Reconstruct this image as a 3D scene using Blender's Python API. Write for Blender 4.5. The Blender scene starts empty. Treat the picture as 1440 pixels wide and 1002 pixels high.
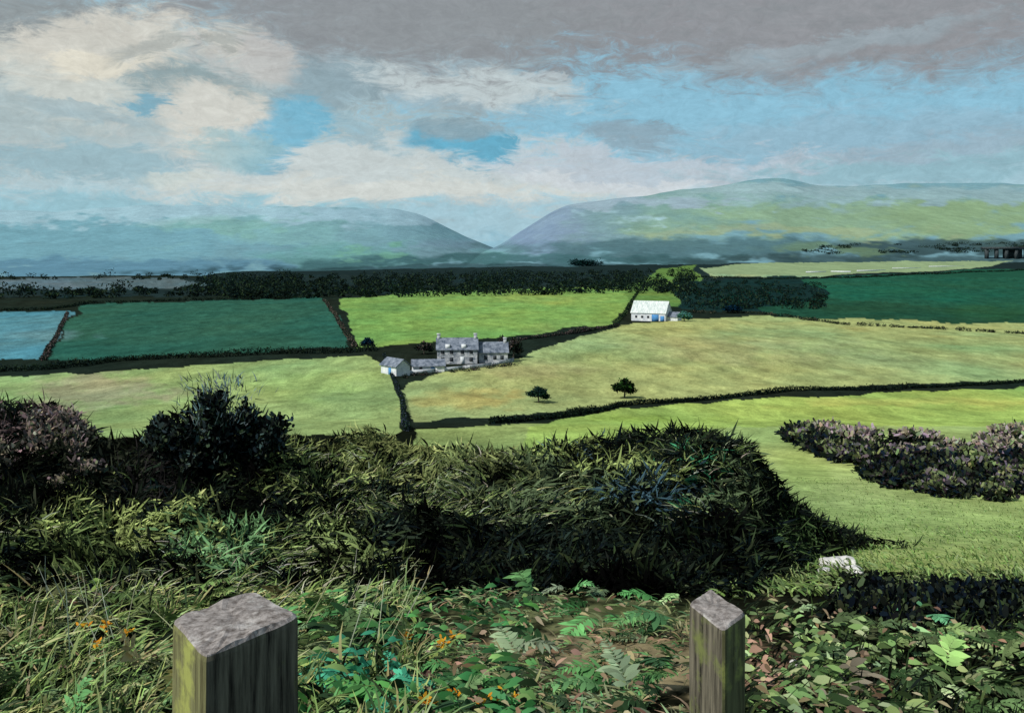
import bpy, bmesh, math, numpy as np
from mathutils import Vector
rng=np.random.default_rng(11)
F,CX,HY=1300.0,720.0,360.0     # focal length / principal point in image pixels, eye at world origin
scene=bpy.context.scene

# ------------------------------------------------------------------ helpers
def lin(c):
    c=np.asarray(c,float)/255.0
    return np.where(c<=0.04045,c/12.92,((c+0.055)/1.055)**2.4)
def A(*c): return lin(c)/1.45
def S(t): t=np.clip(t,0,1); return t*t*(3-2*t)
def hsh(ix,iy,seed):
    n=(ix.astype(np.int64)*374761393+iy.astype(np.int64)*668265263+seed*1442695041)&0xffffffff
    n=((n^(n>>13))*1274126177)&0xffffffff
    n=n^(n>>16)
    return (n&0xffffff)/float(0xffffff)
def vn(x,y,seed=0):
    x=np.asarray(x,float);y=np.asarray(y,float)
    ix=np.floor(x);iy=np.floor(y);fx=S(x-ix);fy=S(y-iy)
    a=hsh(ix,iy,seed);b=hsh(ix+1,iy,seed);c=hsh(ix,iy+1,seed);d=hsh(ix+1,iy+1,seed)
    return (a*(1-fx)+b*fx)*(1-fy)+(c*(1-fx)+d*fx)*fy
def fbm(x,y,o=4,seed=0):
    r=0;a=1;t=0
    for i in range(o):
        r=r+a*vn(np.asarray(x)*2**i+17.3*i,np.asarray(y)*2**i-9.1*i,seed+i);t+=a;a*=.55
    return r/t
# ------------------------------------------------------------------ terrain
_d=np.array([-2000,-50,0,2,5,8,12,20,30,60,100,150,200,260,400,9000.])
_z=np.array([-1.3,-1.5,-1.75,-1.95,-2.4,-3.1,-4.2,-6.2,-8.5,-14,-20,-26.5,-29.3,-30,-30,-30])
_s=np.linspace(math.asinh(-2000),math.asinh(9000),4000)
_t=np.interp(np.sinh(_s),_d,_z)
_k=np.hanning(61);_k/=_k.sum()
_t=np.convolve(np.pad(_t,30,mode='edge'),_k,'valid')
def prof(y): return np.interp(np.arcsinh(y),_s,_t)
LX=[-3000,0,150,300,400,560,600,650,700,760,3000]; LY=[304,300,296,294,295,297,308,333,350,364,378]
RX=[-3000,640,690,740,790,880,1000,1060,1090,1200,1440,3500]; RY=[380,374,350,321,294,278,271,262,258,261,264,268]
_px=np.linspace(-3000,3500,1301)
def smo(X,Y,seed):
    t=np.interp(_px,X,Y);k=np.hanning(13);k/=k.sum();t=np.convolve(np.pad(t,6,mode='edge'),k,'valid')
    return t+(fbm(_px/90,_px*0,3,seed)-.5)*9
_LC=smo(LX,LY,301);_RC=smo(RX,RY,302)
def H(x,y):
    x=np.asarray(x,float);y=np.asarray(y,float)
    z=prof(y)
    z=z+(fbm(x/140,y/140,3,5)-.5)*5*S((y-180)/200)*S((2500-y)/1500)
    z=z+(fbm(x/2.2,y/2.2,3,9)-.5)*.22*S((40-np.abs(y))/30)
    z=z+(fbm(x/20,y/20,3,19)-.5)*1.2*S((y-14)/30)
    yy=np.maximum(y,1.0); px=np.clip(CX+F*x/yy,-3000,3400)
    cl=(HY-np.interp(px,_px,_LC))*6000/F; cr=(HY-np.interp(px,_px,_RC))*3800/F
    n=(fbm(x/700,y/700,5,31)-.5)
    zl=(cl+30)*S((y-1900)/4100)*(1-.9*S((y-6100)/2500)); zr=(cr+30)*S((y-1350)/2450)*(1-.9*S((y-3900)/2500))
    wob=n*np.where(y>1400,1,0)*90*S((y-1500)/1200)*(1-S((y-3000)/700)*.7)
    return z+np.maximum(np.maximum(zl,zr),0)+wob*(np.maximum(zl,zr)/300)
_T=np.exp(np.linspace(math.log(1.2),math.log(8500),5000))
def G(px,py):
    """ground point seen at image pixel px, py from the eye"""
    x=(px-CX)/F*_T; zz=H(x,_T); ray=-(py-HY)/F*_T
    i=np.argmax(ray<=zz)
    if ray[i]>zz[i]: i=len(_T)-1
    return Vector((x[i],_T[i],zz[i]))
# ------------------------------------------------------------------ mesh builder
def mesh(name,v,q,col=None,mat=None,smooth=False):
    v=np.asarray(v,np.float32).reshape(-1,3);q=np.asarray(q,np.int32);k=q.shape[1]
    me=bpy.data.meshes.new(name)
    me.vertices.add(len(v));me.vertices.foreach_set('co',v.ravel())
    me.loops.add(q.size);me.loops.foreach_set('vertex_index',q.ravel())
    me.polygons.add(len(q));me.polygons.foreach_set('loop_start',np.arange(len(q),dtype=np.int32)*k)
    if smooth: me.polygons.foreach_set('use_smooth',np.ones(len(q),bool))
    me.update(calc_edges=True)
    if col is not None:
        a=me.color_attributes.new('Col','FLOAT_COLOR','POINT')
        c=np.ones((len(v),4),np.float32);c[:,:3]=np.clip(col,0.002,.7);a.data.foreach_set('color',c.ravel())
    if mat: me.materials.append(mat)
    ob=bpy.data.objects.new(name,me);scene.collection.objects.link(ob);return ob
def unit(a): return a/np.maximum(np.linalg.norm(a,axis=1,keepdims=True),1e-9)
BL=[.8,1,.6,.08]; LF=[.15,1,.9,.05]; RAG=[.5,1,.6]
TOWARD=np.array([-.45,-.45,.77])    # leaves turn their faces to the light
class Rib:
    def __init__(s): s.v=[];s.q=[];s.c=[];s.n=0
    def add(s,base,d0,bend,L,W,col,wp=BL,side=None,tipgain=.15):
        N=len(base)
        if N==0: return
        k=len(wp);d0=unit(d0)
        if side is None: side=np.cross(d0,TOWARD+.4*rng.normal(size=(N,3)))
        side=side-d0*(side*d0).sum(1,keepdims=True);side=unit(side)
        L=np.broadcast_to(L,(N,));W=np.broadcast_to(W,(N,))
        t=np.linspace(0,1,k)
        p=base[:,None]+d0[:,None]*(L[:,None]*t)[...,None]+bend[:,None]*(L[:,None]*t**2)[...,None]
        o=side[:,None]*(W[:,None]*np.array(wp)/2)[...,None]
        v=np.stack([p-o,p+o],2).reshape(-1,3)
        b=(np.arange(N)*2*k)[:,None]+ (np.arange(k-1)*2)[None]
        q=np.stack([b,b+1,b+3,b+2],-1).reshape(-1,4)+s.n
        c=np.repeat(col[:,None]*(1-tipgain/2+tipgain*t)[None,:,None],2,1).reshape(-1,3)
        s.v.append(v);s.q.append(q);s.c.append(c);s.n+=len(v)
    def fronds(s,base,d0,bend,L,col,m=13,fat=.3,reach=.34):
        d0=unit(d0);n=len(base)
        s.add(base,d0,bend,L,L*.012,col*.6,[1,.8,.6,.4,.2])
        up=np.tile([[0,0,1.]],(n,1))
        for j in range(m):
            t=.14+.84*j/(m-1);pos=base+d0*(L*t)[:,None]+bend*(L*t*t)[:,None]
            tan=unit(d0+2*bend*t);sd_=unit(np.cross(tan,up)+rng.normal(0,.05,(n,3)));nm=np.cross(sd_,tan)
            ll=L*reach*(1-t)**.65*(.5+.5*min(1,t*3.5))*(1+.2*rng.normal(size=n)).clip(.4,1.6)+.01
            for sg in(-1,1):
                dr=unit(sd_*sg+tan*.55+rng.normal(0,.14,(n,3)))
                s.add(pos,dr,np.tile([[0,0,-.18]],(n,1)),ll,ll*fat,col*(1+.22*rng.normal(size=(n,1))).clip(.4,1.7),LF,side=np.cross(dr,nm))
    def make(s,name,mat): return mesh(name,np.concatenate(s.v),np.concatenate(s.q),np.concatenate(s.c),mat)
def pick(pal,n,var=.25):
    pal=np.array(pal);c=pal[rng.integers(0,len(pal),n)]
    return c*(1+rng.normal(0,var,(n,1))).clip(.35,1.9)*(1+rng.normal(0,.07,(n,3)))
# ------------------------------------------------------------------ materials
def newmat(name):
    m=bpy.data.materials.new(name);m.use_nodes=True;nt=m.node_tree;b=nt.nodes['Principled BSDF']
    b.inputs['Roughness'].default_value=.85;b.inputs['Specular IOR Level'].default_value=.15
    return m,nt,b
def N(nt,t,**k):
    n=nt.nodes.new(t)
    for a,v in k.items(): setattr(n,a,v)
    return n
def attr_mat(name,scales,lo,hi,bump=0,bscale=1,stretch=(1,1,1),rot=0,det=5):
    m,nt,b=newmat(name);L=nt.links.new
    b.inputs['Specular IOR Level'].default_value=0
    at=N(nt,'ShaderNodeAttribute',attribute_name='Col')
    cur=at.outputs['Color']
    geo=N(nt,'ShaderNodeNewGeometry');mp=N(nt,'ShaderNodeMapping');mp.inputs['Scale'].default_value=stretch;mp.inputs['Rotation'].default_value=(0,0,rot)
    L(geo.outputs['Position'],mp.inputs['Vector'])
    for sc in scales:
        no=N(nt,'ShaderNodeTexNoise');no.inputs['Scale'].default_value=sc;no.inputs['Detail'].default_value=det;no.inputs['Roughness'].default_value=.7;no.inputs['Distortion'].default_value=1.
        L(mp.outputs[0],no.inputs['Vector'])
        mr=N(nt,'ShaderNodeMapRange');mr.inputs[1].default_value=.3;mr.inputs[2].default_value=.7;mr.inputs[3].default_value=lo;mr.inputs[4].default_value=hi
        L(no.outputs[0],mr.inputs[0])
        mu=N(nt,'ShaderNodeVectorMath',operation='SCALE');L(cur,mu.inputs[0]);L(mr.outputs[0],mu.inputs['Scale']);cur=mu.outputs[0]
    L(cur,b.inputs['Base Color'])
    if bump:
        nb=N(nt,'ShaderNodeTexNoise');nb.inputs['Scale'].default_value=bscale;nb.inputs['Detail'].default_value=5
        L(geo.outputs['Position'],nb.inputs['Vector'])
        bp=N(nt,'ShaderNodeBump');bp.inputs['Strength'].default_value=bump;bp.inputs['Distance'].default_value=.5/bscale
        L(nb.outputs[0],bp.inputs['Height']);L(bp.outputs[0],b.inputs['Normal'])
    return m
M_ground=attr_mat('grassland',[.3,2.2],.7,1.32,.5,1.5,(1,.4,1),.25)
M_hill=attr_mat('hazy_hill_grass',[.006,.04],.88,1.13,.3,.02,(1,.5,1),.3)
M_leaf=bpy.data.materials.new('foliage');M_leaf.use_nodes=True;_n=M_leaf.node_tree;_n.nodes.clear()
_a=N(_n,'ShaderNodeAttribute',attribute_name='Col');_df=N(_n,'ShaderNodeBsdfDiffuse');_tr=N(_n,'ShaderNodeBsdfTranslucent');_mx=N(_n,'ShaderNodeMixShader');_mx.inputs[0].default_value=.25;_o=N(_n,'ShaderNodeOutputMaterial')
for s_ in(_df,_tr): _n.links.new(_a.outputs['Color'],s_.inputs['Color'])
_n.links.new(_df.outputs[0],_mx.inputs[1]);_n.links.new(_tr.outputs[0],_mx.inputs[2]);_n.links.new(_mx.outputs[0],_o.inputs['Surface'])
def col_mat(name,c1,c2,scale,stretch=(1,1,1),bump=.4,det=6):
    m,nt,b=newmat(name);L=nt.links.new
    tc=N(nt,'ShaderNodeTexCoord');mp=N(nt,'ShaderNodeMapping');mp.inputs['Scale'].default_value=stretch;L(tc.outputs['Object'],mp.inputs[0])
    no=N(nt,'ShaderNodeTexNoise');no.inputs['Scale'].default_value=scale;no.inputs['Detail'].default_value=det;no.inputs['Roughness'].default_value=.65;L(mp.outputs[0],no.inputs['Vector'])
    cr=N(nt,'ShaderNodeValToRGB');cr.color_ramp.elements[0].position=.35;cr.color_ramp.elements[1].position=.65
    cr.color_ramp.elements[0].color=(*c1,1);cr.color_ramp.elements[1].color=(*c2,1);L(no.outputs[0],cr.inputs[0]);L(cr.outputs[0],b.inputs['Base Color'])
    bp=N(nt,'ShaderNodeBump');bp.inputs['Strength'].default_value=bump;bp.inputs['Distance'].default_value=.02;L(no.outputs[0],bp.inputs['Height']);L(bp.outputs[0],b.inputs['Normal'])
    return m
# ------------------------------------------------------------------ ground colours
POLY=[ # outlines of the fields in image pixels (x,y) and their grass colour
 ([(-900,396),(240,393),(330,382),(620,377),(980,371),(2400,364),(2400,400),(960,402),(880,408),(-900,430)],(36,52,52)),
 ([(-900,392),(200,390),(300,397),(250,406),(-900,414)],(88,108,112)),
 ([(-900,432),(100,438),(60,506),(-900,512)],(88,140,150)),
 ([(118,428),(452,418),(476,450),(492,488),(70,508),(92,455)],(50,96,80)),
 ([(474,420),(620,408),(880,403),(905,410),(860,455),(720,472),(640,478),(505,490)],(128,166,88)),
 ([(880,402),(930,378),(975,372),(985,400),(960,430),(890,432)],(104,138,72)),
 ([(985,376),(1100,369),(1420,366),(1370,378),(1250,383),(1140,388),(1000,388)],(152,174,130)),
 ([(950,395),(1120,388),(1180,410),(1140,440),(960,435)],(28,52,50)),
 ([(1120,392),(1400,378),(2400,374),(2400,455),(1250,452),(1120,432),(1170,412)],(40,90,70)),
 ([(1060,430),(1180,420),(1440,440),(2400,440),(2400,470),(1200,462),(1100,448)],(40,80,60)),
 ([(-900,520),(60,528),(300,512),(520,498),(548,520),(566,560),(560,612),(-900,620)],(154,176,112)),
 ([(566,560),(575,540),(640,520),(720,508),(790,480),(870,460),(960,448),(1080,446),(2300,478),(2300,530),(1440,534),(1110,548),(880,568),(700,586),(580,592)],(160,174,114)),
 ([(590,604),(740,594),(1000,600),(1000,660),(570,660)],(150,170,104)),
 ([(740,600),(880,574),(1110,558),(1440,545),(2300,545),(2300,612),(1100,612),(740,640)],(160,188,100)),
 ([(1000,602),(1110,600),(1500,600),(2300,640),(2300,800),(1420,800),(1260,805),(1140,790),(1040,700)],(160,184,114)),
]
BLOB=[(650,560,80,20,(190,178,108),.8),(130,550,110,28,(172,162,130),.75),(60,470,70,8,(110,156,164),.5),(430,540,120,22,(160,188,112),.6),
 (1000,490,220,22,(168,174,122),.6),(1250,510,200,18,(158,166,114),.5),(330,455,120,20,(60,110,90),.5),(640,430,100,12,(144,178,92),.6),(800,460,60,10,(154,172,98),.5),
 (1250,410,160,14,(38,104,80),.6),(1400,440,100,12,(50,92,58),.6),(900,590,120,8,(164,192,90),.7),(1300,565,200,8,(186,196,108),.7),(550,430,50,12,(112,150,84),.6),(760,420,90,8,(152,178,96),.6),
 (1200,690,120,30,(168,188,122),.6),(1400,740,120,18,(150,174,104),.6),(1130,660,40,40,(136,164,90),.5),(60,400,90,10,(110,132,142),.6),(750,520,90,14,(172,172,122),.5),(1100,470,140,8,(144,168,114),.5),(850,500,80,14,(150,170,104),.5),(1350,490,90,10,(150,166,104),.5),
 (870,930,230,80,(146,144,114),.95),(760,870,120,30,(126,142,100),.8),(1080,960,50,50,(160,134,116),.8),(1200,980,90,30,(130,128,108),.8),(900,860,120,20,(110,130,88),.7),(200,800,220,30,(96,114,66),.5)]
HBLOB=[(150,330,420,50,(124,172,184),1),(420,320,160,30,(134,180,180),.8),(560,330,80,40,(126,166,176),.7),(100,375,500,12,(98,142,164),.8),(560,360,200,16,(112,164,160),.8),  # hill tints with blue aerial haze painted in, palest at the crests
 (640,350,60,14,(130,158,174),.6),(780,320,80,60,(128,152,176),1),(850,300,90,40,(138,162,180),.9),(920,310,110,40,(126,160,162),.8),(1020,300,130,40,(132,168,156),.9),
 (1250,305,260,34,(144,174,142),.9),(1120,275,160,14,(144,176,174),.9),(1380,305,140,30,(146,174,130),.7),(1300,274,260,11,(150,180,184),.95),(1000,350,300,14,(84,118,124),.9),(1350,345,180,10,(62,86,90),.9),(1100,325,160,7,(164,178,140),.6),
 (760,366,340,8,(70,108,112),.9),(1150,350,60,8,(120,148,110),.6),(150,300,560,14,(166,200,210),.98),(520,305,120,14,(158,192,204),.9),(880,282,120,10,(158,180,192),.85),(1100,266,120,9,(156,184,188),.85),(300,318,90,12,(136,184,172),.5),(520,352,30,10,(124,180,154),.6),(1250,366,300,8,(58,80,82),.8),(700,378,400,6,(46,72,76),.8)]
def inpoly(px,py,P):
    r=np.zeros(px.shape,bool);n=len(P)
    for i in range(n):
        x1,y1=P[i];x2,y2=P[(i+1)%n]
        if y1==y2: continue
        c=((y1>py)!=(y2>py))&(px<(x2-x1)*(py-y1)/(y2-y1)+x1);r^=c
    return r
def groundcol(x,y,z,hill):
    yy=np.maximum(y,.5);px=CX+F*x/yy;py=HY-F*z/yy
    a=fbm(px/28,py/9,4,41)-.5;b=fbm(px/40,py/12,4,57)-.5
    wx=px+a*26;wy=py+b*9
    c=np.empty(px.shape+(3,));c[:]=A(36,46,38)
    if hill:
        c[:]=A(124,166,176); bl=HBLOB  # distance haze is put into the bluish base colour
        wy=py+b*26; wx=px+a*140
    else:
        near=wy>600
        c[near]=A(24,29,21)
        for P,cc in POLY: c[inpoly(wx,wy,P)]=A(*cc)*1.1
        bl=BLOB
    for (bx,by,rx,ry,cc,o) in bl:
        d=np.sqrt(((wx-bx)/rx)**2+((wy-by)/ry)**2)+(b+a)*1.2
        if not hill:
            same=(c.sum(1)>A(60,70,60).sum())|(by>780)
            w=S(1.25-d)*o*same
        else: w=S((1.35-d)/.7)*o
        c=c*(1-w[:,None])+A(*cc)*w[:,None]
    if hill:
        for i in (0,1,5,6,8):
            P,cc=POLY[i];c[inpoly(px+a*26,py+b*5,P)&(y<3000)]=A(*cc)
    else:
        c[y<1.]=A(40,50,30)
        g=1+.9*(fbm(x/5,y/12,5,77)-.5)
        hue=fbm(x/30,y/60,4,78)-.5
        c=c*g[:,None]*np.stack([1+.55*hue,1+0*hue,1-.25*hue],1)
    return c
th=np.concatenate([np.linspace(-math.pi,-.62,40,endpoint=False),np.linspace(-.62,.62,900),np.linspace(.62,math.pi,41)[1:]])
dd=np.exp(np.linspace(math.log(2.6),math.log(2200),6000));qq=HY-F*prof(dd)/dd
rr=np.interp(-np.arange(1300,381,-1.15),-qq,dd)
rr=rr[(rr>2.7)&(rr<1500)]
def sheet(rads,name,mat,hill):
    R,TH=np.meshgrid(rads,th,indexing='ij');x=(R*np.sin(TH)).ravel();y=(R*np.cos(TH)).ravel();z=H(x,y)
    nr,nc=len(rads),len(th);i=(np.arange(nr-1)[:,None]*nc+np.arange(nc-1)[None]).ravel()
    q=np.stack([i,i+1,i+1+nc,i+nc],1)
    return mesh(name,np.stack([x,y,z],1),q[:,::-1],groundcol(x,y,z,hill),mat,True)
sheet(np.concatenate([[.02,.5,1,1.6,2.2],rr,[1500]]),'ground',M_ground,False)
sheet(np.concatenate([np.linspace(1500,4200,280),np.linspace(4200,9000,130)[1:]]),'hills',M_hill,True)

# ------------------------------------------------------------------ vegetation generators
def crown(rb,c,rx,rz,n,ls,pal,up=.3,var=.3,hollow=.5,asp=1.):
    d=unit(rng.normal(size=(n,3)));r=(hollow+(1-hollow)*rng.random((n,1)))
    p=np.asarray(c)+d*r*np.array([rx,rx,rz])*(1+.12*rng.normal(size=(n,1)))
    dr=d*.6+rng.normal(0,.8,(n,3));dr[:,2]+=up
    dr=unit(dr)
    col=pick(pal,n,var);Ls=ls*(.6+rng.random(n)*.9)
    p=p-dr*(Ls*.5)[:,None]
    rb.add(p,dr,rng.normal(0,.2,(n,3)),Ls,ls*(.4+.5*rng.random(n))*asp,col,RAG,side=rng.normal(size=(n,3)))
DARK=[A(34,50,42),A(26,38,32),A(52,70,48),A(28,46,46)]
MID=[A(64,86,52),A(44,66,48),A(88,108,62)]
def hedge(name,pts,h,w,ls,pal,dens=1.,gap=0.):
    rb=Rib();P=[G(*p) for p in pts]
    for a,b in zip(P[:-1],P[1:]):
        L=(b-a).length;n=max(2,int(L/(w*.55)))
        for i in range(n):
            if rng.random()<gap: continue
            t=(i+rng.random()*.8)/n;x=a.x+(b.x-a.x)*t;y=a.y+(b.y-a.y)*t;hh=h*(.35+.9*vn(x/14,y/14,3)+.25*rng.random())
            z=float(H(x,y))
            crown(rb,(x,y,z+hh*.4),w*.6,hh*.5,int(55*dens),ls*.5,pal,0)
    return rb.make(name,M_leaf)
PINK=[A(120,104,100),A(96,90,88)]
hedge('hedgerow',[(-120,528),(60,520),(160,508),(300,502),(420,497),(530,494)],2.2,1.8,.8,DARK)
hedge('hedgerow',[(455,422),(474,448),(500,490)],1.3,1.8,.9,DARK+[A(110,100,90)]*3,.7,.25)
hedge('hedgerow',[(540,500),(552,530),(566,565),(572,606)],1.2,.8,.4,DARK+[A(80,90,110)])
hedge('hedgerow',[(690,596),(740,592),(880,570),(1000,562),(1110,550),(1260,548),(1460,536),(1560,530)],1.3,1.1,.5,DARK+[A(18,24,22)],1.1)
hedge('hedgerow',[(720,480),(800,470),(870,458)],1.8,1.6,.8,DARK+PINK,.8)
hedge('hedgerow',[(960,440),(1060,440),(1180,456),(1300,462),(1460,470),(1600,474)],1.6,2,1,DARK+[A(110,110,90)],.7,.35)
hedge('hedgerow',[(-100,436),(60,436),(120,428),(300,422),(450,418)],2.2,2.6,1.2,DARK,.7,.2)
hedge('hedgerow',[(95,440),(60,508)],1.0,1.5,.9,PINK*2+DARK,.6,.3)
hedge('hedgerow',[(900,408),(880,440),(865,456)],1.4,2,1,MID+DARK,.6,.4)
hedge('hedgerow',[(980,390),(1140,392),(1300,386),(1440,380)],3,3.4,1.8,DARK,.6,.2)
rb=Rib()
for i in range(1250):
    px=rng.uniform(-150,975);py=rng.uniform(388,419)-(4 if px<300 else 0)+(px-500)*-.014
    if px<270 and (rng.random()<.55 or 394<py<408): continue
    g=G(px,py);h=rng.uniform(4,10)*(.5+1.0*float(vn(px/40,py*0,8)));crown(rb,(g.x,g.y,g.z+h*.45),h*.9,h*.5,46,1.7,DARK,0)
for i in range(200):
    px=rng.uniform(945,1160);py=rng.uniform(395,436);g=G(px,py);h=rng.uniform(2.5,6);crown(rb,(g.x,g.y,g.z+h*.4),h,h*.45,46,1.1,DARK+[A(20,60,52)],0)
rb.make('woodland',M_leaf)
rb=Rib()
for i in range(230):
    px=rng.uniform(1130,1560);py=rng.uniform(345,358)-(px-1130)*.01
    if vn(px/30,py/6,66)<.4: continue
    g=G(px,py);h=rng.uniform(3,8);crown(rb,(g.x,g.y,g.z+h*.4),h*2,h*.4,36,2.2,DARK+[A(50,70,66)],0)
for i in range(40):
    px=rng.normal(822,11);g=G(px,374);h=rng.uniform(7,14);crown(rb,(g.x,g.y,g.z+h*.5),h*.6,h*.5,36,2.4,[A(30,62,62),A(24,50,50)],0)
rb.make('woodland',M_leaf)

def tube(pts,rad,n=7):
    V=[];Q=[]
    for i,(p,r) in enumerate(zip(pts,rad)):
        for k in range(n):
            a=2*math.pi*k/n;V.append((p[0]+r*math.cos(a),p[1]+r*math.sin(a),p[2]))
    for i in range(len(pts)-1):
        for k in range(n): Q.append((i*n+k,i*n+(k+1)%n,(i+1)*n+(k+1)%n,(i+1)*n+k))
    return np.array(V),np.array(Q)
M_bark=col_mat('bark',(.04,.035,.03),(.1,.09,.07),3,(1,1,.3))
def tree(name,g,h,w,pal,ls,n,flat=0.2):
    e=bpy.data.objects.new(name,None);scene.collection.objects.link(e);e.location=g
    V=[];Q=[];k=0
    paths=[([(0,0,-.2),(.08*h*.2,0,h*.2),(.02*h,.0,h*.5),(0,0,h*.8)],[.05*h,.04*h,.028*h,.01*h])]
    tips=[(0,0,h*.8)]
    for i in range(6):
        a=i*1.05+rng.random()*.5;z0=h*(.15+.06*i);R=w*.36
        t=(R*math.cos(a),R*math.sin(a),z0+h*.22);tips.append(t)
        paths.append(([(0,0,z0),(t[0]*.5,t[1]*.5,z0+h*.1),t],[.022*h,.014*h,.006*h]))
    for p,r in paths:
        v,q=tube(p,r);V.append(v);Q.append(q+k);k+=len(v)
    t=mesh('trunk',np.concatenate(V),np.concatenate(Q),None,M_bark,True);t.parent=e
    rb=Rib()
    for tp in tips: crown(rb,tp,w*.25,h*flat,n//7,ls,pal,hollow=.2)
    c=rb.make('crown',M_leaf);c.parent=e
tree('hawthorn_tree',G(757,566),3.2,3.8,[A(22,34,34),A(34,60,60),A(50,84,60)],.35,1500)
tree('hawthorn_tree',G(878,560),4.2,4.4,[A(18,28,24),A(30,44,30),A(54,90,40)],.4,2000)
tree('garden_tree',G(517,492),4.0,4.2,[A(24,60,86),A(24,40,56)],.4,1200,.25)
tree('garden_tree',G(962,452),5,6,[A(100,160,156),A(70,120,116),A(90,150,100)],.7,1000)
tree('garden_tree',G(722,503),6,5,DARK+PINK,.5,1500,.24)
tree('garden_tree',G(706,500),6,4,DARK+PINK,.5,1200,.24)
tree('garden_tree',G(596,498),4,5,DARK+PINK,.5,900)
tree('farmyard_tree',G(1030,440),4,9,[A(20,56,84),A(20,40,44)],.9,900)

# ------------------------------------------------------------------ buildings
M_white=col_mat('whitewash',(.42,.46,.5),(.72,.74,.73),.7)
M_stone=col_mat('lime_washed_stone',(.1,.13,.17),(.56,.57,.58),.9)
M_slate=col_mat('slate_roof',(.05,.07,.1),(.24,.27,.32),.9)
M_wroof=col_mat('pale_sheet_roof',(.36,.43,.42),(.68,.71,.68),.6,(3,1,1))
M_blue=col_mat('blue_painted_door',(.04,.16,.4),(.1,.28,.5),1)
M_glass=col_mat('dark_window',(.02,.025,.03),(.06,.07,.08),2)
M_tin=col_mat('rusty_sheet',(.02,.03,.035),(.06,.07,.07),.5)
def box(name,par,c,s,mat,rz=0):
    x,y,z=s;v=np.array([(a*x/2,b*y/2,d*z/2) for d in(-1,1) for a,b in((-1,-1),(1,-1),(1,1),(-1,1))])
    q=np.array([(0,3,2,1),(4,5,6,7),(0,1,5,4),(1,2,6,5),(2,3,7,6),(3,0,4,7)])
    o=mesh(name,v,q,None,mat);o.location=c;o.rotation_euler[2]=rz;o.parent=par;return o
def gable(par,cx,cy,L,Wd,hw,hr,wall,roof,z0=0,nm=''):
    a,b=L/2,Wd/2
    v=[(-a,-b,0),(a,-b,0),(a,b,0),(-a,b,0),(-a,-b,hw),(a,-b,hw),(a,b,hw),(-a,b,hw),(-a,0,hw+hr),(a,0,hw+hr)]
    me=bpy.data.meshes.new('walls'+nm);me.from_pydata(v,[],[(0,1,5,4),(2,3,7,6),(1,2,6,9,5),(3,0,4,8,7)]);me.materials.append(wall)
    o=bpy.data.objects.new('walls'+nm,me);scene.collection.objects.link(o);o.parent=par;o.location=(cx,cy,z0)
    e=.35;t=.22;s=hr/b
    for k,sg in (('front',-1),('back',1)):
        y1=sg*(b+e);z1=hw-e*s
        vv=[(-a-e,0,hw+hr+.02),(a+e,0,hw+hr+.02),(a+e,y1,z1+.02),(-a-e,y1,z1+.02)]
        vv+= [(p[0],p[1],p[2]+t) for p in vv]
        me=bpy.data.meshes.new('roof_'+k+nm);me.from_pydata(vv,[],[(0,1,2,3),(4,7,6,5),(0,4,5,1),(1,5,6,2),(2,6,7,3),(3,7,4,0)]);me.materials.append(roof)
        o=bpy.data.objects.new('roof_'+k+nm,me);scene.collection.objects.link(o);o.parent=par;o.location=(cx,cy,z0)
def building(name,g,rz):
    e=bpy.data.objects.new(name,None);scene.collection.objects.link(e);e.location=(g.x,g.y,g.z-.3);e.rotation_euler[2]=rz;return e
g=G(658,510);fh=building('stone_farmhouse',g,math.radians(4))
gable(fh,-3,0,11,6.5,4.4,2.7,M_stone,M_slate)
gable(fh,7,1,8,5.5,3.4,2.4,M_stone,M_slate,nm='_wing')
for cx,cz in ((-8.1,7.2),(2.1,7.2),(10.4,5.9)):
    box('chimney',fh,(cx,0 if cx<5 else 1,cz+.2),(.9,.8,1.8),M_stone);box('chimney_cap',fh,(cx,0 if cx<5 else 1,cz+1.2),(1.1,1,.18),M_white)
for i,cx in enumerate((-7,-4.6,-1.6,.8)):
    box('window_up',fh,(cx,-3.27,3.6),(.95,.08,1.1),M_glass);box('sill_up',fh,(cx,-3.26,2.96),(1.3,.16,.14),M_white)
    if i!=2: box('window_low',fh,(cx,-3.27,1.6),(.95,.08,1.2),M_glass);box('sill_low',fh,(cx,-3.26,.92),(1.3,.16,.14),M_white)
box('door',fh,(-1.6,-3.27,1.3),(1.1,.1,2.1),M_white)
for cx in (4.9,7.4,9.4): box('wing_window',fh,(cx,-1.77,1.9),(.9,.08,1.1),M_glass)
for cx in(-5.6,-1.2): box('dormer',fh,(cx,-2.4,5.1),(1.3,1.6,1.2),M_white)
g=G(602,522);ob=building('whitewashed_outbuilding',g,math.radians(10))
gable(ob,0,0,8,4,1.9,1.3,M_white,M_slate);box('door',ob,(1,-2.03,1),(1,.08,1.7),M_blue);box('window',ob,(-2,-2.03,1.3),(.8,.08,.7),M_glass)
g=G(556,526);ob=building('whitewashed_outbuilding',g,math.radians(-50))
gable(ob,0,0,7,4,2.6,1.5,M_white,M_slate);box('door',ob,(.6,-2.03,1.1),(1.2,.08,1.9),M_blue)
wl=bpy.data.objects.new('yard_wall',None);scene.collection.objects.link(wl)
pts=[G(575,526),G(612,523),G(650,519),G(690,515),G(722,508)]
for i,(a,b) in enumerate(zip(pts[:-1],pts[1:])):
    L=math.hypot(b.x-a.x,b.y-a.y);o=box('wall_run',wl,((a.x+b.x)/2,(a.y+b.y)/2,(a.z+b.z)/2+.35),(L,.4,1.1),M_white if i in(0,1) else M_stone,math.atan2(b.y-a.y,b.x-a.x))
rb=Rib()
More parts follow.
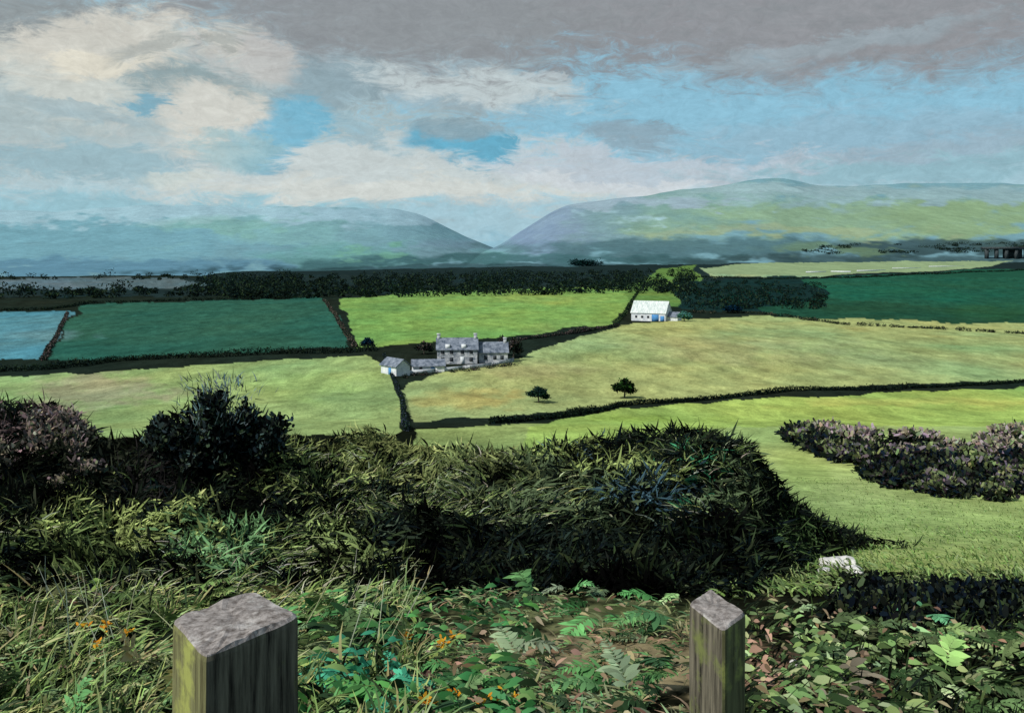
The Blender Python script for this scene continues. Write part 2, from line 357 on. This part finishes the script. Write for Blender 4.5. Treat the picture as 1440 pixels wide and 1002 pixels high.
for i in range(40):
    px=rng.uniform(565,735);g=G(px,np.interp(px,[565,735],[530,512])+rng.uniform(-1,2));crown(rb,(g.x,g.y,g.z+.3),.8,.6*rng.uniform(.5,1.4),40,.28,DARK+PINK+[A(60,90,60)],.2)
rb.make('garden_shrubs',M_leaf)
g=G(916,451);wb=building('white_barn',g,math.radians(-28))
gable(wb,0,0,17,9,4.4,5.2,M_white,M_wroof)
box('barn_door',wb,(3.5,-4.54,1.9),(3.4,.1,3.4),M_blue);box('barn_door',wb,(7,-4.54,1.6),(2,.1,2.8),M_blue)
for cx in(-6,-3,0): box('window',wb,(cx,-4.54,2.4),(1.1,.08,1.1),M_glass)
box('gable_window',wb,(-8.54,0,4.6),(.08,1.2,1.4),M_glass)
gable(wb,11,1.2,5,6,2.6,2,M_white,M_slate,nm='_leanto')
g=G(1415,364);hb=building('open_hay_barn',g,0)
sc=55/F*g.y/24
for i in range(5): box('pillar',hb,((-12+6*i)*sc,0,3*sc),(1.8*sc,1.8*sc,6*sc),M_tin);
box('back_wall',hb,(6*sc,4*sc,3*sc),(12*sc,.4*sc,6*sc),M_tin);box('roof',hb,(0,2*sc,6.7*sc),(26*sc,7*sc,1.3*sc),M_tin)
fw=bpy.data.objects.new('drystone_wall',None);scene.collection.objects.link(fw)
pts=[G(p,q) for p,q in((1130,384),(1165,382),(1200,383),(1250,379),(1300,376),(1362,374))]
for i,(a,b) in enumerate(zip(pts[:-1],pts[1:])):
    L=math.hypot(b.x-a.x,b.y-a.y);box('wall_run',fw,((a.x+b.x)/2,(a.y+b.y)/2,(a.z+b.z)/2+.7),(L*.8,1,2.2 if i<3 else 1.4),M_white,math.atan2(b.y-a.y,b.x-a.x))

# ------------------------------------------------------------------ thicket (dark bramble and gorse mass)
TX=[-400,0,100,150,210,250,300,350,400,460,520,600,700,800,900,1000,1050,1090,1130,1180,1230,1600]
TY=[588,590,600,636,618,596,592,602,624,640,632,640,650,644,632,622,636,694,752,800,850,870]
def canopy(px,y):
    x=(px-CX)/F*y;g=H(x,y)
    top=-(np.interp(px,TX,TY)+6-HY)/F*14.5
    lump=fbm(x/1.3,y/1.3,4,91)-.5
    topz=top+lump*.95*np.clip((1150-px)/300,.3,1)+(14.5-y)*-.02
    f=S((y-8.0-2.2*(fbm(x/1.5,y*0,3,93)-.3))/5.5)
    f=f*(1-.5*np.clip(fbm(x/.9,y/.9,3,191)-.52,0,1)*S((14-y)/3)*3)
    hgt=np.maximum(topz-g,.03)
    return x,g,g+hgt*f*np.where(y>14.5,S((20-y)/5),1)
PX,YY=np.meshgrid(np.linspace(-400,1330,420),np.linspace(8,20,90),indexing='ij')
x,g,cz=canopy(PX,YY)
v=np.stack([x,YY,cz-.2],-1).reshape(-1,3)
nr,nc=PX.shape;i=(np.arange(nr-1)[:,None]*nc+np.arange(nc-1)[None]).ravel();q=np.stack([i,i+nc,i+nc+1,i+1],1)
th_e=bpy.data.objects.new('bramble_thicket',None);scene.collection.objects.link(th_e)
o=mesh('dark_core',v,q,np.tile(np.array([[.007,.009,.007]]),(len(v),1)),M_leaf,True);o.parent=th_e  # solid near-black core sheet under the leaves
TB=[(570,645,210,32,(196,208,134),.85),(700,665,110,34,(168,184,120),.7),(440,660,110,34,(146,164,100),.6),(925,675,90,50,(72,100,112),.5),(985,665,22,40,(88,180,130),.7),(850,650,130,30,(160,178,108),.65),  # pale blobs along the crest paint sunlit foliage tops into the leaf colour
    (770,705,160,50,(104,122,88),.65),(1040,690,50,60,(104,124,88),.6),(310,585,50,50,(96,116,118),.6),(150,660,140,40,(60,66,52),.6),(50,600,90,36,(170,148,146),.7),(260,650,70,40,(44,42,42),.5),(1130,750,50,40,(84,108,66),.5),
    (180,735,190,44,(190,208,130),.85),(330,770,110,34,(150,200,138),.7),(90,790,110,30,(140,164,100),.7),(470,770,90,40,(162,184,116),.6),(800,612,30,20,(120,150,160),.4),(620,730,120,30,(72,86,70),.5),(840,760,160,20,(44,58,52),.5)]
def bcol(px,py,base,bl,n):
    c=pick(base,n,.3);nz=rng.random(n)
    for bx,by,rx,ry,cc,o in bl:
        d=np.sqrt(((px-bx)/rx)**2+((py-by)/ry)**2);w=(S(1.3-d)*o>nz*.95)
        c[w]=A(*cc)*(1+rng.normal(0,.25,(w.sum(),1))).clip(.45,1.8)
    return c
n=150000
px=rng.uniform(-300,1330,n);y=8.1+11*rng.random(n)**1.3
x,g,cz=canopy(px,y);keep=(cz-g)>.08;px,y,x,cz,g=[a[keep] for a in(px,y,x,cz,g)];n=len(px)
z=cz-rng.random(n)**2*.22+.04;py=HY-F*z/y
P=np.stack([x,y,z],1);sw=(fbm(x/.7,y/.7,3,97)-.5)*14
clump=fbm(x/.5,y/.5,3,197)
d=np.stack([np.cos(sw),-.3+0*sw,.35+.6*np.sin(sw)],1)+rng.normal(0,.5,(n,3))
qx=px+(clump-.5)*160;qy=py+(fbm(x/.6,y/.6,3,297)-.5)*110
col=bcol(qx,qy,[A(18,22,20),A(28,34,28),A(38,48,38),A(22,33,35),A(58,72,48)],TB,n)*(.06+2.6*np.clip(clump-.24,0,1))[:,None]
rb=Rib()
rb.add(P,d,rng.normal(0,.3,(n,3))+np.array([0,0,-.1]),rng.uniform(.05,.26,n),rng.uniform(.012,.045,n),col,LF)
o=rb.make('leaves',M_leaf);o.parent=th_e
rb=Rib();n=800;px=np.concatenate([rng.uniform(-100,1110,400),rng.uniform(-150,560,400)]);y=np.concatenate([rng.uniform(9.5,14.5,400),rng.uniform(8.5,12,400)]);x,g,cz=canopy(px,y);py=HY-F*cz/y
k=(cz-g>.15)&(fbm(x/.9,y/.9,3,197)>.45);px,y,x,cz,py=[a[k] for a in(px,y,x,cz,py)];n=len(px)
a_=rng.uniform(-1.2,1.2,n)
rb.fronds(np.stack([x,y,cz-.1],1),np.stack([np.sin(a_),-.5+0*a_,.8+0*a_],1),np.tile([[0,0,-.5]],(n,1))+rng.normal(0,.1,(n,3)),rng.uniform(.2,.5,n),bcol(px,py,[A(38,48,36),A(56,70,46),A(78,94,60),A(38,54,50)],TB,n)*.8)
rb.make('bracken',M_leaf)
rb=Rib();n=9000
px=np.concatenate([rng.normal(570,110,3200),rng.uniform(380,1060,1600),rng.uniform(-100,560,4200)]);y=np.concatenate([rng.uniform(12,15,4800),rng.uniform(8.6,11.5,4200)]);x,g,cz=canopy(px,y)
k=fbm(x/.7,y/.7,3,141)>.49;px,y,x,cz=[a[k] for a in(px,y,x,cz)];n=len(px)
sw=fbm(x/.8,y/.8,2,101)*5-2.5
col=pick([A(176,194,120),A(146,168,102),A(190,200,148),A(116,140,80),A(204,206,184)],n,.25)
rb.add(np.stack([x,y,cz-.06],1),np.stack([np.sin(sw)*.8,-.2+0*sw,.9+0*sw],1)+rng.normal(0,.3,(n,3)),np.stack([np.sign(sw)*.3,0*sw,-.35+0*sw],1),rng.uniform(.12,.42,n),rng.uniform(.008,.024,n),col,BL)
rb.make('grass_tussocks',M_leaf)
rb=Rib()
for i in range(44):
    cx=rng.normal(312,42);cy=rng.uniform(555,650) if abs(cx-312)<36 else rng.uniform(592,650);yb=rng.uniform(12.6,13.6)
    s=rng.uniform(.07,.25);crown(rb,((cx-CX)/F*yb,yb,-(cy-HY)/F*yb),s,s,240,.07,[A(22,28,28),A(40,48,46),A(18,20,20),A(84,104,104),A(70,84,64)],.7,hollow=.1)
n=520;px=rng.normal(312,26,n);y=np.full(n,12.9)+rng.normal(0,.2,n)
col=pick([A(116,146,156),A(92,114,114),A(140,150,140),A(60,80,60)],n,.2)
rb.add(np.stack([(px-CX)/F*y,y,-(rng.uniform(530,600,n)-HY)/F*y],1),np.stack([(px-312)/80,0*px,1+0*px],1)+rng.normal(0,.45,(n,3)),rng.normal(0,.15,(n,3)),rng.uniform(.06,.18,n),rng.uniform(.008,.02,n),col,BL)
rb.make('willow_bush',M_leaf)
rb=Rib()
for i in range(60):
    px=rng.uniform(-260,125);y=rng.uniform(12.5,14.5);x,g,cz=canopy(px,y);s=rng.uniform(.12,.3);crown(rb,(float(x),y,float(cz)+.04),s,s*.8,190,.06,[A(170,150,148),A(150,150,122),A(112,112,108),A(176,162,142),A(60,66,60)],.8,hollow=.1)
rb.make('heather',M_leaf)
rb=Rib()
for i in range(230):
    px=rng.uniform(1105,1700);f=rng.random();base=np.interp(px,[1100,1150,1200,1250,1320,1440,1700],[614,634,662,686,702,708,704]);py=616+(base-616)*f
    gg=G(px,py);h=22/F*gg.y*(.4+.9*rng.random());w=h*1.1
    crown(rb,(gg.x,gg.y,gg.z+h*.4),w,h*.5,300,.006*gg.y,[A(24,30,30),A(38,48,40),A(28,42,56),A(70,82,58),A(54,48,54)],.3,hollow=.2)
    if f<.4: crown(rb,(gg.x,gg.y,gg.z+h*.75),w,h*.3,200,.0055*gg.y,[A(184,164,176),A(172,164,146),A(184,172,150),A(146,162,118)],.6,hollow=.1)
    elif rng.random()<.5: crown(rb,(gg.x,gg.y,gg.z+h*.7),w*.8,h*.3,90,.0055*gg.y,[A(130,120,130),A(120,134,92),A(146,158,108)],.6)
rb.make('heather_thicket',M_leaf)
rb=Rib()
for i in range(150):
    px=rng.uniform(1200,1750);py=rng.uniform(836,880);gg=G(px,py);h=rng.uniform(.1,.3)
    crown(rb,(gg.x,gg.y,gg.z+h*.3),.3,h*.6,200,.06,[A(18,22,22),A(28,34,32),A(24,34,44),A(70,82,58)],.5,hollow=.2)
rb.make('bramble_bush',M_leaf)
# ------------------------------------------------------------------ foreground plants
def field_pts(box4,n,thr,seed,sc):
    x0,x1,y0,y1=box4
    py=rng.uniform(y0,y1,n);px=rng.uniform(x0,x1,n)
    yd=np.interp(-py,-qq,dd);x=(px-CX)/F*yd;z=H(x,yd)
    m=fbm(x/sc,yd/sc,3,seed)+.02*rng.normal(size=n)>thr
    x,yd,z,px,py=[a[m] for a in(x,yd,z,px,py)];return x,yd,z,px,py,len(x)
def scatter(name,box4,n,thr,seed,pal,bl,Lr,Wr,dirv,spread,wp,sc=.5,h0=.0,h1=.1,bend=-.4,gain=1.3):
    rb=Rib();x,yd,z,px,py,k=field_pts(box4,n,thr,seed,sc)
    z=z+rng.uniform(h0,h1,k)
    sw=(fbm(x/.8,yd/.8,2,seed+3)-.5)*spread*2
    dx,dy,dz=dirv;ca,sa=np.cos(sw),np.sin(sw)
    d=np.stack([dx*ca-dz*sa*.9,dy+0*sw,dz*ca+dx*sa*.5],1)+rng.normal(0,.28,(k,3));d[:,2]=np.abs(d[:,2])
    col=bcol(px,py,pal,bl,k)*gain
    b=rng.normal(0,.15,(k,3));b[:,2]+=bend
    rb.add(np.stack([x,yd,z],1),d,b,rng.uniform(*Lr,k),rng.uniform(*Wr,k),col,wp)
    return rb.make(name,M_leaf)
def ferns(name,box4,n,thr,seed,pal,bl,Lr,lean,spr,sc=.7,m=15,fat=.26,low=.7,gain=1.3):
    rb=Rib();x,yd,z,px,py,k=field_pts(box4,n,thr,seed,sc)
    a=lean+rng.normal(0,spr,k)
    d=np.stack([np.sin(a),-.35+rng.normal(0,.4,k),np.full(k,low)],1)
    rb.fronds(np.stack([x,yd,z+rng.uniform(0,.12,k)],1),d,np.tile([[0,0,-.45]],(k,1))+rng.normal(0,.12,(k,3)),rng.uniform(*Lr,k)*np.clip(yd/5.5,.5,1.2),bcol(px,py,pal,bl,k)*gain,m,fat)
    return rb.make(name,M_leaf)
SAGE=[A(154,176,106),A(124,148,86),A(166,180,128),A(88,108,62),A(112,140,92),A(170,166,116)]
DK=[A(28,36,26),A(20,26,22),A(40,52,34)]
LB=[(200,730,150,40,(166,188,110),.5),(340,780,70,40,(128,182,116),.5),(480,800,50,40,(160,180,102),.5)]
scatter('meadow_grass',(-250,600,735,1150),32000,.49,201,SAGE*2+DK,LB,(.1,.4),(.008,.028),(.5,-.2,.8),1.6,BL,.6)
scatter('meadow_grass',(-250,600,790,1200),3500,.4,207,DK+[A(70,86,50)],[],(.08,.22),(.008,.02),(.3,-.2,.9),1.2,BL,.5)
scatter('meadow_grass',(990,1700,850,1200),4500,.4,208,DK+[A(70,86,50)],[],(.08,.22),(.008,.02),(.3,-.2,.9),1.2,BL,.5)
scatter('meadow_grass',(560,1010,820,1150),9000,.50,225,[A(144,152,108),A(122,144,92),A(154,166,124),A(100,146,96),A(160,142,112),A(60,76,50)],[],(.04,.16),(.006,.02),(-.6,-.2,.35),1.0,BL,.4)
scatter('pasture_grass',(990,1800,680,840),18000,.3,209,[A(150,176,106),A(132,160,90),A(160,180,122),A(112,142,82)],[],(.05,.18),(.012,.028),(-.4,-.1,.7),.8,BL,2.,gain=1.05)
ferns('bracken',(-220,480,730,1090),520,.47,211,SAGE+[A(112,174,108),A(66,88,54)],LB,(.2,.5),.4,.7,1.)
ferns('bracken',(480,960,830,1090),200,.47,221,[A(106,160,98),A(140,168,112),A(84,140,80),A(150,168,130),A(56,80,54)],[(550,980,130,50,(80,168,132),.7),(600,835,60,15,(78,128,166),.5)],(.22,.5),-.9,.5,1.2,15,.28,.45)
ferns('bracken',(1060,1700,862,1100),310,.43,231,[A(142,170,108),A(122,150,94),A(162,180,130),A(98,116,80),A(66,88,54)],[(1270,880,50,22,(120,190,138),.8),(1310,915,60,14,(66,104,140),.4)],(.18,.42),.9,.6,1.,13,.34,.45)
scatter('dock_plant',(430,760,850,1100),1300,.5,223,[A(96,156,90),A(132,166,102),A(74,134,80),A(46,68,44)],[(530,980,110,40,(76,166,130),.7)],(.06,.17),(.02,.05),(-.8,-.3,.45),1.2,LF,.5,.02,.2)
scatter('ivy_leaves',(1040,1700,866,1120),2400,.5,233,[A(142,170,108),A(122,150,94),A(162,180,130),A(66,88,54)],[(1270,880,50,22,(120,190,138),.8),(1065,960,26,50,(176,142,122),.7),(1200,990,60,30,(146,138,120),.5)],(.05,.13),(.02,.05),(.8,-.4,.3),1.6,LF,.45,.02,.18)
scatter('dead_leaves',(-200,1600,860,1120),1400,.5,241,[A(150,128,104),A(124,102,80),A(158,148,116),A(120,100,84)],[],(.04,.1),(.012,.035),(.3,-.4,.3),2.,LF,.6,.02,.2)
rb=Rib();n=60;px=np.concatenate([rng.normal(480,50,30),rng.normal(130,70,30)]);py=rng.uniform(830,960,n);yd=np.interp(-py,-qq,dd);x=(px-CX)/F*yd
lean=np.where(px>330,.6,-.2)+rng.normal(0,.35,n)
rb.add(np.stack([x,yd,H(x,yd)],1),np.stack([lean,0*x,1+0*x],1),rng.normal(0,.12,(n,3)),rng.uniform(.3,.7,n),.007,pick([A(200,206,180),A(170,180,140)],n,.1),[1,1,.9,.8,.5])
rb.make('seed_stalks',M_leaf)
rb=Rib()
for cx,cy,m in((120,880,14),(150,878,14),(180,886,12),(135,905,8),(575,893,6),(620,905,14),(640,895,6),(600,985,14),(640,970,6),(700,972,8),(680,985,6),(720,975,4)):
    yd=float(np.interp(-(cy+60),-qq,dd));x=(cx-CX)/F*yd;z=-(cy-HY)/F*yd
    st=np.array([[x,yd,float(H(x,yd))]]);rb.add(st,np.array([[0,0,1.]]),np.zeros((1,3)),np.array([max(z-st[0,2],.05)]),.006,np.array([A(90,120,50)]),[1,1,1])
    a=np.arange(m)/m*6.28*1.0;P=np.tile([[x,yd,z]],(m,1))+rng.normal(0,.014,(m,3))
    rb.add(P,np.stack([np.cos(a),np.sin(a)*.8-.2,.4+0*a],1),np.zeros((m,3)),.032,.016,pick([A(236,176,56),A(216,146,44)],m,.1),LF)
rb.make('hawkweed_flowers',M_leaf)
M_rock=col_mat('pale_limestone',(.4,.4,.38),(.7,.69,.66),6)
def rock(name,g,s):
    bm=bmesh.new();bmesh.ops.create_icosphere(bm,subdivisions=3,radius=1)
    o=rng.random()*50
    for v in bm.verts:
        k=.7+.7*float(fbm(v.co.x*1.5+o,v.co.y*1.5+v.co.z,3,7));v.co=Vector((v.co.x*s*k*1.3,v.co.y*s*k,v.co.z*s*k*.7))
    me=bpy.data.meshes.new(name);bm.to_mesh(me);bm.free();me.materials.append(M_rock)
    ob=bpy.data.objects.new(name,me);scene.collection.objects.link(ob);ob.location=(g.x,g.y,g.z+s*.45);ob.rotation_euler[2]=o
for cx,cy,r in((1170,798,13),(1187,794,11),(1202,806,9),(1160,806,7),(1118,935,6)):
    g=G(cx,cy);rock('pale_stone',g,r/F*g.y)
# ------------------------------------------------------------------ fence posts
def wood(name,base,dark,lich,lo):
    m,nt,b=newmat(name);L=nt.links.new
    tc=N(nt,'ShaderNodeTexCoord')
    mp=N(nt,'ShaderNodeMapping');mp.inputs['Scale'].default_value=(1,1,.07);L(tc.outputs['Object'],mp.inputs[0])
    n1=N(nt,'ShaderNodeTexNoise');n1.inputs['Scale'].default_value=55;n1.inputs['Detail'].default_value=8;n1.inputs['Roughness'].default_value=.7;L(mp.outputs[0],n1.inputs['Vector'])
    n2=N(nt,'ShaderNodeTexNoise');n2.inputs['Scale'].default_value=9;n2.inputs['Detail'].default_value=9;n2.inputs['Roughness'].default_value=.7;L(tc.outputs['Object'],n2.inputs['Vector'])
    cr=N(nt,'ShaderNodeValToRGB');cr.color_ramp.elements[0].position=.35;cr.color_ramp.elements[1].position=.62
    cr.color_ramp.elements[0].color=(*dark,1);cr.color_ramp.elements[1].color=(*base,1);L(n1.outputs[0],cr.inputs[0])
    mr=N(nt,'ShaderNodeMapRange');mr.inputs[1].default_value=lo;mr.inputs[2].default_value=lo+.12;L(n2.outputs[0],mr.inputs[0])
    mx=N(nt,'ShaderNodeMix',data_type='RGBA');L(mr.outputs[0],mx.inputs[0]);L(cr.outputs[0],mx.inputs[6]);mx.inputs[7].default_value=(*lich,1);L(mx.outputs[2],b.inputs['Base Color'])
    bp=N(nt,'ShaderNodeBump');bp.inputs['Strength'].default_value=.7;bp.inputs['Distance'].default_value=.006;L(n1.outputs[0],bp.inputs['Height']);L(bp.outputs[0],b.inputs['Normal'])
    return m
W_side=wood('weathered_timber',(.19,.17,.12),(.015,.013,.01),(.16,.18,.06),.56)
W_lich=wood('lichen_timber',(.2,.2,.09),(.07,.065,.03),(.3,.32,.09),.5)
W_top=wood('weathered_end_grain',(.34,.31,.29),(.09,.075,.065),(.5,.48,.45),.54)
def post(corners,ztop,zbot,mats,grow=1.):
    nz=40;nu=10;V=[];Q=[];MI=[]
    C=np.array(corners);cen=C.mean(0);C=cen+(C-cen)*grow
    ring=[]
    for k in range(4):
        a,b=C[k],C[(k+1)%4]
        for j in range(nu):
            t=j/nu;p=a+(b-a)*t
            edge=min(t,1-t);p=p+(cen-p)*(.05*max(0,1-edge/.1)) ;ring.append((p,k))
    nR=len(ring)
    for i in range(nz+1):
        f=i/nz;z=ztop-(ztop-zbot)*f**1.3
        for (p,k) in ring:
            dp=p-cen;s=1+.07*(float(fbm(p[0]*14,p[1]*14+z*1.2,3,61))-.5)*2-(.015 if i==0 else 0)
            s+=.03*f
            V.append((dp[0]*s,dp[1]*s,z-(.003 if i==0 else 0)))
    for i in range(nz):
        for k in range(nR):
            Q.append((i*nR+k,(i+1)*nR+k,(i+1)*nR+(k+1)%nR,i*nR+(k+1)%nR));MI.append(mats[ring[k][1]])
    prev=list(range(nR))
    for r in (.93,.6,.35,.12):
        cur=[]
        for k,(p,_) in enumerate(ring):
            dp=(p-cen)*r;V.append((dp[0],dp[1],ztop+.003+.016*(float(fbm((cen[0]+dp[0])*22,(cen[1]+dp[1])*22,3,5))-.5)));cur.append(len(V)-1)
        for k in range(nR): Q.append((prev[k],prev[(k+1)%nR],cur[(k+1)%nR],cur[k]));MI.append(2)
        prev=cur
    V.append((0,0,ztop+.004));Lc=len(V)-1
    F_=[tuple(q) for q in Q]+[(prev[k],prev[(k+1)%nR],Lc) for k in range(nR)];MI+= [2]*nR
    me=bpy.data.meshes.new('wooden_fence_post');me.from_pydata(V,[],F_)
    for m in(W_side,W_lich,W_top): me.materials.append(m)
    me.polygons.foreach_set('material_index',MI);me.update()
    ob=bpy.data.objects.new('wooden_fence_post',me);scene.collection.objects.link(ob);ob.location=(cen[0],cen[1],0)
post([(-.689,1.886),(-.566,1.703),(-.442,1.905),(-.575,2.047)],-.74,-2.15,[1,0,0,0],1.05)
post([(.435,2.264),(.479,2.109),(.555,2.201),(.506,2.351)],-.85,-2.2,[0,1,1,0],1.06)

# ------------------------------------------------------------------ camera, sun, sky
cam=bpy.data.cameras.new('camera');co=bpy.data.objects.new('camera',cam);scene.collection.objects.link(co)
co.location=(0,0,0);co.rotation_euler=(math.pi/2,0,0);cam.sensor_width=36;cam.lens=F/1440*36;cam.shift_y=-(501-HY)/1440
cam.clip_start=.05;cam.clip_end=20000;scene.camera=co
sd=Vector((-.62,-.48,.75)).normalized()
sl=bpy.data.lights.new('sun','SUN');sl.energy=4.5;sl.angle=math.radians(.5);sl.color=(1,.97,.91)
so=bpy.data.objects.new('sun',sl);scene.collection.objects.link(so);so.rotation_euler=sd.to_track_quat('Z','Y').to_euler()
w=bpy.data.worlds.new('World');scene.world=w;w.use_nodes=True;nt=w.node_tree;L=nt.links.new
w.cycles.sampling_method='MANUAL';w.cycles.sample_map_resolution=128
bg=nt.nodes['Background'];bg.inputs['Strength'].default_value=.1
sky=N(nt,'ShaderNodeTexSky',sky_type='NISHITA');sky.sun_disc=False;sky.sun_elevation=math.asin(sd.z);sky.sun_rotation=math.atan2(sd.x,sd.y)%(2*math.pi)
tc=N(nt,'ShaderNodeTexCoord');D=tc.outputs['Generated']
sx=N(nt,'ShaderNodeSeparateXYZ');L(D,sx.inputs[0])
def M(op,a,b=None,c=None):
    n=N(nt,'ShaderNodeMath',operation=op)
    for i,v in enumerate((a,b,c)):
        if v is None: continue
        if isinstance(v,(int,float)): n.inputs[i].default_value=v
        else: L(v,n.inputs[i])
    return n.outputs[0]
az=M('ARCTAN2',sx.outputs[0],sx.outputs[1]);el=M('ARCSINE',sx.outputs[2])
def noise(scale,det,rough,st=(1,1,1),dist=0.,rot=0):
    mp=N(nt,'ShaderNodeMapping');mp.inputs['Scale'].default_value=st;mp.inputs['Rotation'].default_value=(0,rot,0);L(D,mp.inputs[0])
    n=N(nt,'ShaderNodeTexNoise');n.inputs['Scale'].default_value=scale;n.inputs['Detail'].default_value=det;n.inputs['Roughness'].default_value=rough;n.inputs['Distortion'].default_value=dist;L(mp.outputs[0],n.inputs['Vector']);return n
nA=noise(5,6,.6,(1,1,2.2),.6);nB=noise(24,6,.75,(1,1,3.),.9,.25)
sa=N(nt,'ShaderNodeSeparateColor');L(nA.outputs['Color'],sa.inputs[0])
sb=N(nt,'ShaderNodeSeparateColor');L(nB.outputs['Color'],sb.inputs[0])
az2=M('ADD',az,M('ADD',M('MULTIPLY',M('SUBTRACT',sa.outputs[0],.5),.20),M('MULTIPLY',M('SUBTRACT',sb.outputs[0],.5),.06)))
el2=M('ADD',el,M('ADD',M('MULTIPLY',M('SUBTRACT',sa.outputs[1],.5),.09),M('MULTIPLY',M('SUBTRACT',sb.outputs[1],.5),.03)))
cv=N(nt,'ShaderNodeCombineXYZ');L(az2,cv.inputs[0]);L(el2,cv.inputs[1])
SK=[ # cloud masses: image x, image y, half sizes in pixels, tilt, colour, cover
 (720,170,5000,900,0,(138,190,212),.9),
 (720,290,5000,56,0,(170,200,210),.75),
 (1250,190,330,30,0,(150,178,194),.55),
 (200,150,440,170,0,(172,188,190),.95),
 (560,90,240,55,8,(156,174,182),.9),
 (660,124,170,22,6,(192,204,206),.9),
 (480,245,480,44,0,(198,208,208),.95),
 (1000,236,300,26,2,(186,198,208),.85),
 (1330,222,220,24,0,(152,176,190),.8),
 (1000,-40,800,112,0,(142,144,149),1),
 (1300,20,330,74,-3,(144,147,152),1),
 (560,4,280,70,6,(142,148,152),.95),
 (720,-400,6000,330,0,(146,152,157),.9),
 (20,20,160,54,0,(142,150,153),.85),
 (250,125,120,34,20,(138,158,162),.8),
 (440,125,90,44,0,(142,166,176),.85),
 (70,110,110,46,10,(206,210,203),.85),
 (170,60,140,36,-10,(212,210,200),.85),
 (285,170,80,38,10,(212,212,204),.9),
 (340,78,60,34,0,(196,194,190),.75),
 (130,95,60,14,-12,(224,220,204),.8),
 (230,60,70,12,-20,(160,168,166),.6),
 (90,160,90,10,6,(158,182,190),.7),
 (110,225,170,24,0,(148,182,193),.85),
 (250,245,70,12,0,(204,212,206),.7),
 (60,262,260,14,0,(176,202,210),.8),
 (150,292,460,24,0,(150,194,207),.9),
 (385,185,60,40,-30,(118,182,208),.9),
 (330,215,60,18,10,(156,190,196),.7),
 (195,150,28,14,0,(112,168,190),.8),
 (655,208,64,24,12,(100,172,200),.95),
 (640,184,58,13,0,(146,162,168),.7),
 (780,120,40,8,10,(190,202,206),.7),
 (880,188,60,16,0,(144,164,176),.7),
 (1180,66,220,14,-4,(152,166,174),.8),
 (500,195,70,14,20,(150,182,194),.75),
 (560,268,280,13,0,(210,215,210),.8),
 (880,256,130,10,4,(206,214,218),.8),
 (1250,242,240,18,2,(146,186,198),.88)]
cur=sky.outputs[0]
for i,(px,py,rx,ry,ro,cc,o) in enumerate(SK):
    a=math.atan((px-CX)/F);e=math.atan((HY-py)/math.hypot(F,px-CX));kx=math.cos(a)**2
    mp=N(nt,'ShaderNodeMapping',vector_type='TEXTURE');mp.inputs['Location'].default_value=(a,e,0);mp.inputs['Rotation'].default_value=(0,0,math.radians(-ro));mp.inputs['Scale'].default_value=(rx/F*max(kx,.75),ry/F,1)
    L(cv.outputs[0],mp.inputs[0]);ln=N(nt,'ShaderNodeVectorMath',operation='LENGTH');L(mp.outputs[0],ln.inputs[0])
    dd_=M('ADD',ln.outputs['Value'],M('MULTIPLY',M('SUBTRACT',sb.outputs[i%3],.5),2.0))
    mr=N(nt,'ShaderNodeMapRange',interpolation_type='SMOOTHSTEP');mr.inputs[1].default_value=1.4;mr.inputs[2].default_value=.6;mr.inputs[3].default_value=0;mr.inputs[4].default_value=o;L(dd_,mr.inputs[0])
    mx=N(nt,'ShaderNodeMix',data_type='RGBA');L(mr.outputs[0],mx.inputs[0]);L(cur,mx.inputs[6]);mx.inputs[7].default_value=(*(lin(cc)*10),1);cur=mx.outputs[2]
nC=noise(60,5,.75,(1,1,1.6),1.,.3)
mr=N(nt,'ShaderNodeMapRange');mr.inputs[1].default_value=.3;mr.inputs[2].default_value=.7;mr.inputs[3].default_value=.91;mr.inputs[4].default_value=1.09;L(nC.outputs[0],mr.inputs[0])
mr2=N(nt,'ShaderNodeMapRange');mr2.inputs[1].default_value=.3;mr2.inputs[2].default_value=.7;mr2.inputs[3].default_value=.9;mr2.inputs[4].default_value=1.1;L(nB.outputs[0],mr2.inputs[0])
sc_=N(nt,'ShaderNodeVectorMath',operation='SCALE');L(cur,sc_.inputs[0]);L(M('MULTIPLY',mr.outputs[0],mr2.outputs[0]),sc_.inputs['Scale'])
L(sc_.outputs[0],bg.inputs['Color'])
scene.view_settings.view_transform='Standard';scene.view_settings.look='None';scene.view_settings.exposure=0
